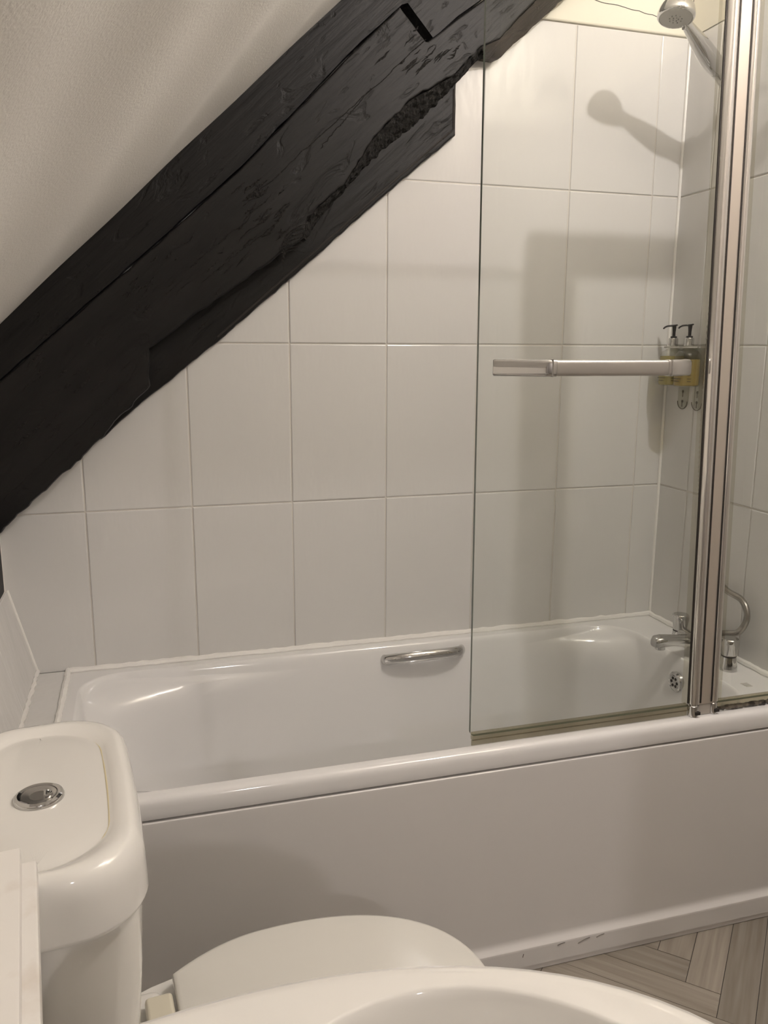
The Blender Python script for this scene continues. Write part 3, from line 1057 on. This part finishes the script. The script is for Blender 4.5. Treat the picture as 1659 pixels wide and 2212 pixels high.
# ------------------------------------------------------------------ toilet
YC = -1.129
YAW = math.radians(5.0)          # the left wall, and all that stands along it, runs a little askew
wc = empty('toilet', (-1.475, YC, FLOOR), 'white close coupled toilet with closed lid beside the bathtub', 'toilet')


def lid_loop(x0, x1, hw, r, z, bow=.006, yc=YC):
    """plan of the cistern: straight back at x0, bowed front at x1"""
    l = rrect(x0, x1, yc - hw, yc + hw, (min(r, .05), min(r, .05)), (r, r), z, 12, 8)
    return [(x - bow * (x - x0) / (x1 - x0) * ((y - yc) / hw) ** 2, y, zz) for x, y, zz in l]


bm = bmesh.new()
ZL = .305
loft(bm, [lid_loop(-1.655, -1.484, .170, .066, ZL - .072), lid_loop(-1.658, -1.477, .178, .068, ZL - .0725), lid_loop(-1.659, -1.4735, .1815, .070, ZL - .070), lid_loop(-1.6595, -1.4725, .1825, .070, ZL - .065),
          lid_loop(-1.659, -1.4740, .1815, .070, ZL - .030), lid_loop(-1.658, -1.4755, .180, .070, ZL - .018), lid_loop(-1.656, -1.4790, .1765, .069, ZL - .008), lid_loop(-1.653, -1.484, .1715, .068, ZL - .002), lid_loop(-1.648, -1.491, .165, .066, ZL),
          lid_loop(-1.643, -1.497, .159, .066, ZL - .001), lid_loop(-1.638, -1.5025, .153, .066, ZL - .0045), lid_loop(-1.635, -1.506, .1495, .066, ZL - .0075), lid_loop(-1.632, -1.509, .1465, .064, ZL - .0082), lid_loop(-1.626, -1.515, .140, .062, ZL - .0072), lid_loop(-1.605, -1.540, .11, .020, ZL - .0058, .002)], True, True, True)
lid_part = part('cistern_lid', bm, CERAM, wc, 60)
bm = bmesh.new()
st_pts = [(x, y, ZL - .0084) for x, y, z in lid_loop(-1.634, -1.507, .1485, .066, 0)]
st_pts = [p for p in st_pts if p[0] > -1.545 and p[1] < YC + .148]
st_pts.sort(key=lambda p: math.atan2(p[1] - YC, p[0] + 1.60))
tube(bm, st_pts, lambda i, n: max(.0003, .0012 * math.sin(PI * i / (n - 1)) + noise.noise(Vector((i * .7, 0, 0))) * .0007), 8)
sub('limescale_line', bm, STAIN, lid_part)
bm = bmesh.new()
loft(bm, [lid_loop(-1.63, -1.515, .13, .06, -.110), lid_loop(-1.645, -1.502, .145, .064, -.085), lid_loop(-1.650, -1.492, .158, .066, .02), lid_loop(-1.654, -1.482, .170, .068, .15), lid_loop(-1.655, -1.479, .174, .068, ZL - .071)], True, True, True)
part('cistern', bm, CERAM, wc, 60)
bm = bmesh.new()
bmx = Matrix.Translation((-1.578, -1.140, ZL - .0058))
lathe(bm, [(.0265, -.002), (.0265, .0015), (.0252, .0042), (.0222, .0058), (.0195, .0050), (.0190, .0030)], 48, bmx)
fb = part('flush_button', bm, CHROME, wc, 35)
bm = bmesh.new(); lathe(bm, [(.0187, .0020), (.0184, .0048), (.0165, .0046), (.010, .0030), (.0, .0024)], 40, bmx, True, False)
sub('button_dish', bm, SATIN, fb)
bm = bmesh.new()
tube(bm, [bmx @ Vector((.0065 + .0060 * math.cos(a), .0065 * math.sin(a), .0048)) for a in [-PI / 2 + PI * i / 10 for i in range(11)]] + [bmx @ Vector((.0065, .0065, .0048)), bmx @ Vector((.0065, -.0065, .0048))], .0014, 8)
sub('small_flush_tab', bm, CHROME, fb)
# pan
bm = bmesh.new()


def egg(xb_, xf, hw, z, back=.55, n=56):
    """flat-ish back at xb_, round front at xf"""
    xm = xb_ + (xf - xb_) * .48
    pts = []
    for i in range(n):
        a = 2 * PI * i / n
        c, q = math.cos(a), math.sin(a)
        x = xm + (xf - xm) * c if c >= 0 else xm + (xm - xb_) * (-(abs(c) ** back))
        pts.append((x, YC + hw * q, z))
    return pts


loft(bm, [egg(-1.52, -1.17, .105, FLOOR + .0003), egg(-1.52, -1.165, .11, FLOOR + .02), egg(-1.51, -1.19, .095, -.36), egg(-1.52, -1.13, .12, -.25), egg(-1.56, -1.05, .175, -.175), egg(-1.58, -1.025, .188, -.142), egg(-1.585, -1.02, .190, -.136), egg(-1.57, -1.03, .18, -.134)], True, True, True)
part('pan', bm, CERAM, wc, 60)
bm = bmesh.new(); box(bm, -1.655, -1.445, YC - .165, YC + .165, -.165, -.122, .018, 4)
part('cistern_shelf', bm, CERAM, wc, 40)


def seat_outline(ins, z):
    xb_, xf, xm, hw, bw, e = -1.432 + ins, -1.000 - ins, -1.290, .202 - ins, .158 - ins, 2.25
    n = 22
    pts = []
    for i in range(2 * n + 1):
        a = PI / 2 - i / (2 * n) * PI
        c, q = math.cos(a), math.sin(a)
        pts.append((xm + (xf - xm) * max(c, 0) ** (2 / e), YC + hw * math.copysign(abs(q) ** (2 / e), q), z))
    back = []
    for i in range(1, n + 1):
        t = i / n
        back.append((xm + (xb_ - xm) * t, bw + (hw - bw) * (1 - t ** 2.0)))
    for x, wd in back: pts.append((x, YC - wd, z))
    for i in range(1, 6): pts.append((xb_, YC - bw + 2 * bw * i / 6, z))
    for x, wd in back[::-1]: pts.append((x, YC + wd, z))
    return pts


bm = bmesh.new()
loft(bm, [seat_outline(.006, -.135), seat_outline(.002, -.133), seat_outline(.002, -.123), seat_outline(.006, -.1215)], True, True, True)
part('seat', bm, SEATM, wc, 50)
bm = bmesh.new()
loft(bm, [seat_outline(.004, -.1208), seat_outline(0, -.1190), seat_outline(0, -.1065), seat_outline(.0025, -.1030), seat_outline(.008, -.1010), seat_outline(.03, -.0990), seat_outline(.08, -.0978)], True, True, True)
part('seat_lid', bm, SEATM, wc, 50)
for sy in (1, -1):
    bm = bmesh.new()
    yc = YC + sy * .100
    box(bm, -1.474, -1.436, yc - .024, yc + .024, -.124, -.102, .006, 3)
    o = part('hinge', bm, HINGEM, wc, 40, 'yellowed hinge block')
wc.rotation_euler.z = YAW

# ------------------------------------------------------------------ white shelf unit between cistern and basin
SYAW = math.radians(6.9)
board = empty('shelf_unit', (-1.573, -1.308, FLOOR), 'white painted low shelf unit between the cistern and the washbasin', 'shelf unit')


def sbox(x0, x1, y0, y1, z0, z1, bev):
    bm = bmesh.new(); box(bm, -1.573 + x0, -1.573 + x1, -1.308 + y0, -1.308 + y1, z0, z1, bev); return bm


part('shelf_top', sbox(-.20, 0, -.95, 0, .3225, .340, .002), WOODW, board, 30)
part('edge_moulding', sbox(-.20, .0125, -.95, .004, .302, .322, .003), WOODW, board, 30, 'scuffed white nosing under the shelf top')
part('side_board', sbox(-.18, .004, -.94, -.018, FLOOR + .0005, .302, .001), WOODW, board, 30)
board.rotation_euler.z = SYAW

# ------------------------------------------------------------------ washbasin
BX, BY, BZ = -1.433, -1.797, .357
basin = empty('washbasin', (BX, BY, .30), 'white ceramic washbasin with wide rounded rim in front of the toilet', 'washbasin')


def dee(a, b, z, e=2.1, n=80):
    """D-shaped outline: curved front towards +x, nearly straight back"""
    pts = []
    for i in range(n):
        t = 2 * PI * i / n
        c, q = math.cos(t), math.sin(t)
        x = a * math.copysign(abs(c) ** (2 / e), c)
        if x < 0: x *= .10
        pts.append((BX + x, BY + b * math.copysign(abs(q) ** (2 / e), q), z))
    return pts


DEE0 = dee(.36, .24, 0)


def ov_(a, b, z, cx_=.145):
    """inner oval, its points on the same rays as the outline's"""
    out = []
    for x, y, _ in DEE0:
        dx, dy = (x - BX - cx_) / a, (y - BY) / b
        q = math.hypot(dx, dy)
        out.append((BX + cx_ + a * dx / q, BY + b * dy / q, z))
    return out


bm = bmesh.new()
loft(bm, [dee(.20, .10, BZ - .19), dee(.26, .155, BZ - .165), dee(.325, .21, BZ - .09), dee(.350, .232, BZ - .040), dee(.3580, .2385, BZ - .016), dee(.3600, .2400, BZ - .008),
          dee(.3575, .2380, BZ - .002), dee(.3515, .2330, BZ), dee(.346, .2290, BZ - .0002), ov_(.1665, .1920, BZ - .0012), ov_(.1637, .1895, BZ - .0035), ov_(.1608, .1870, BZ - .009), ov_(.158, .1845, BZ - .018), ov_(.155, .181, BZ - .032), ov_(.152, .178, BZ - .055),
          ov_(.143, .168, BZ - .080), ov_(.12, .14, BZ - .112), ov_(.075, .08, BZ - .130), ov_(.024, .024, BZ - .135)], True, True, True)
part('bowl', bm, CERAM, basin, 60)
bm = bmesh.new(); lathe(bm, [(.030, -.003), (.030, .002), (.022, .003), (.018, .0005), (.0, 0)], 28, Matrix.Translation((BX + .145, BY, BZ - .1335)), True, False)
part('waste', bm, CHROME, basin, 35)
bm = bmesh.new(); loft(bm, [dee(.20, .10, FLOOR + .0005), dee(.17, .08, FLOOR + .05), dee(.16, .075, 0.0), dee(.21, .105, BZ - .185)], True, True, True)
part('pedestal', bm, CERAM, basin, 60)
basin.rotation_euler.z = math.radians(8.5)

# ------------------------------------------------------------------ lamp fittings (above and behind the frame)
lamp = empty('ceiling_spotlight', (-.25, -1.27, CEIL), 'white spotlight fitting on the bathroom ceiling', 'lamp')
bm = bmesh.new(); lathe(bm, [(.05, -.02), (.05, 0)], 28, Matrix.Translation((-.25, -1.27, CEIL)))
part('base', bm, WOODW, lamp, 30)
for b in BULBS:
    bm = bmesh.new()
    tube(bm, [(b[0], b[1], CEIL - .015), (b[0], b[1], b[2] + .05)], .006, 10)
    lathe(bm, [(.012, .055), (.018, .030)], 20, Matrix.Translation(b))
    part('lamp_holder', bm, WOODW, lamp, 30)
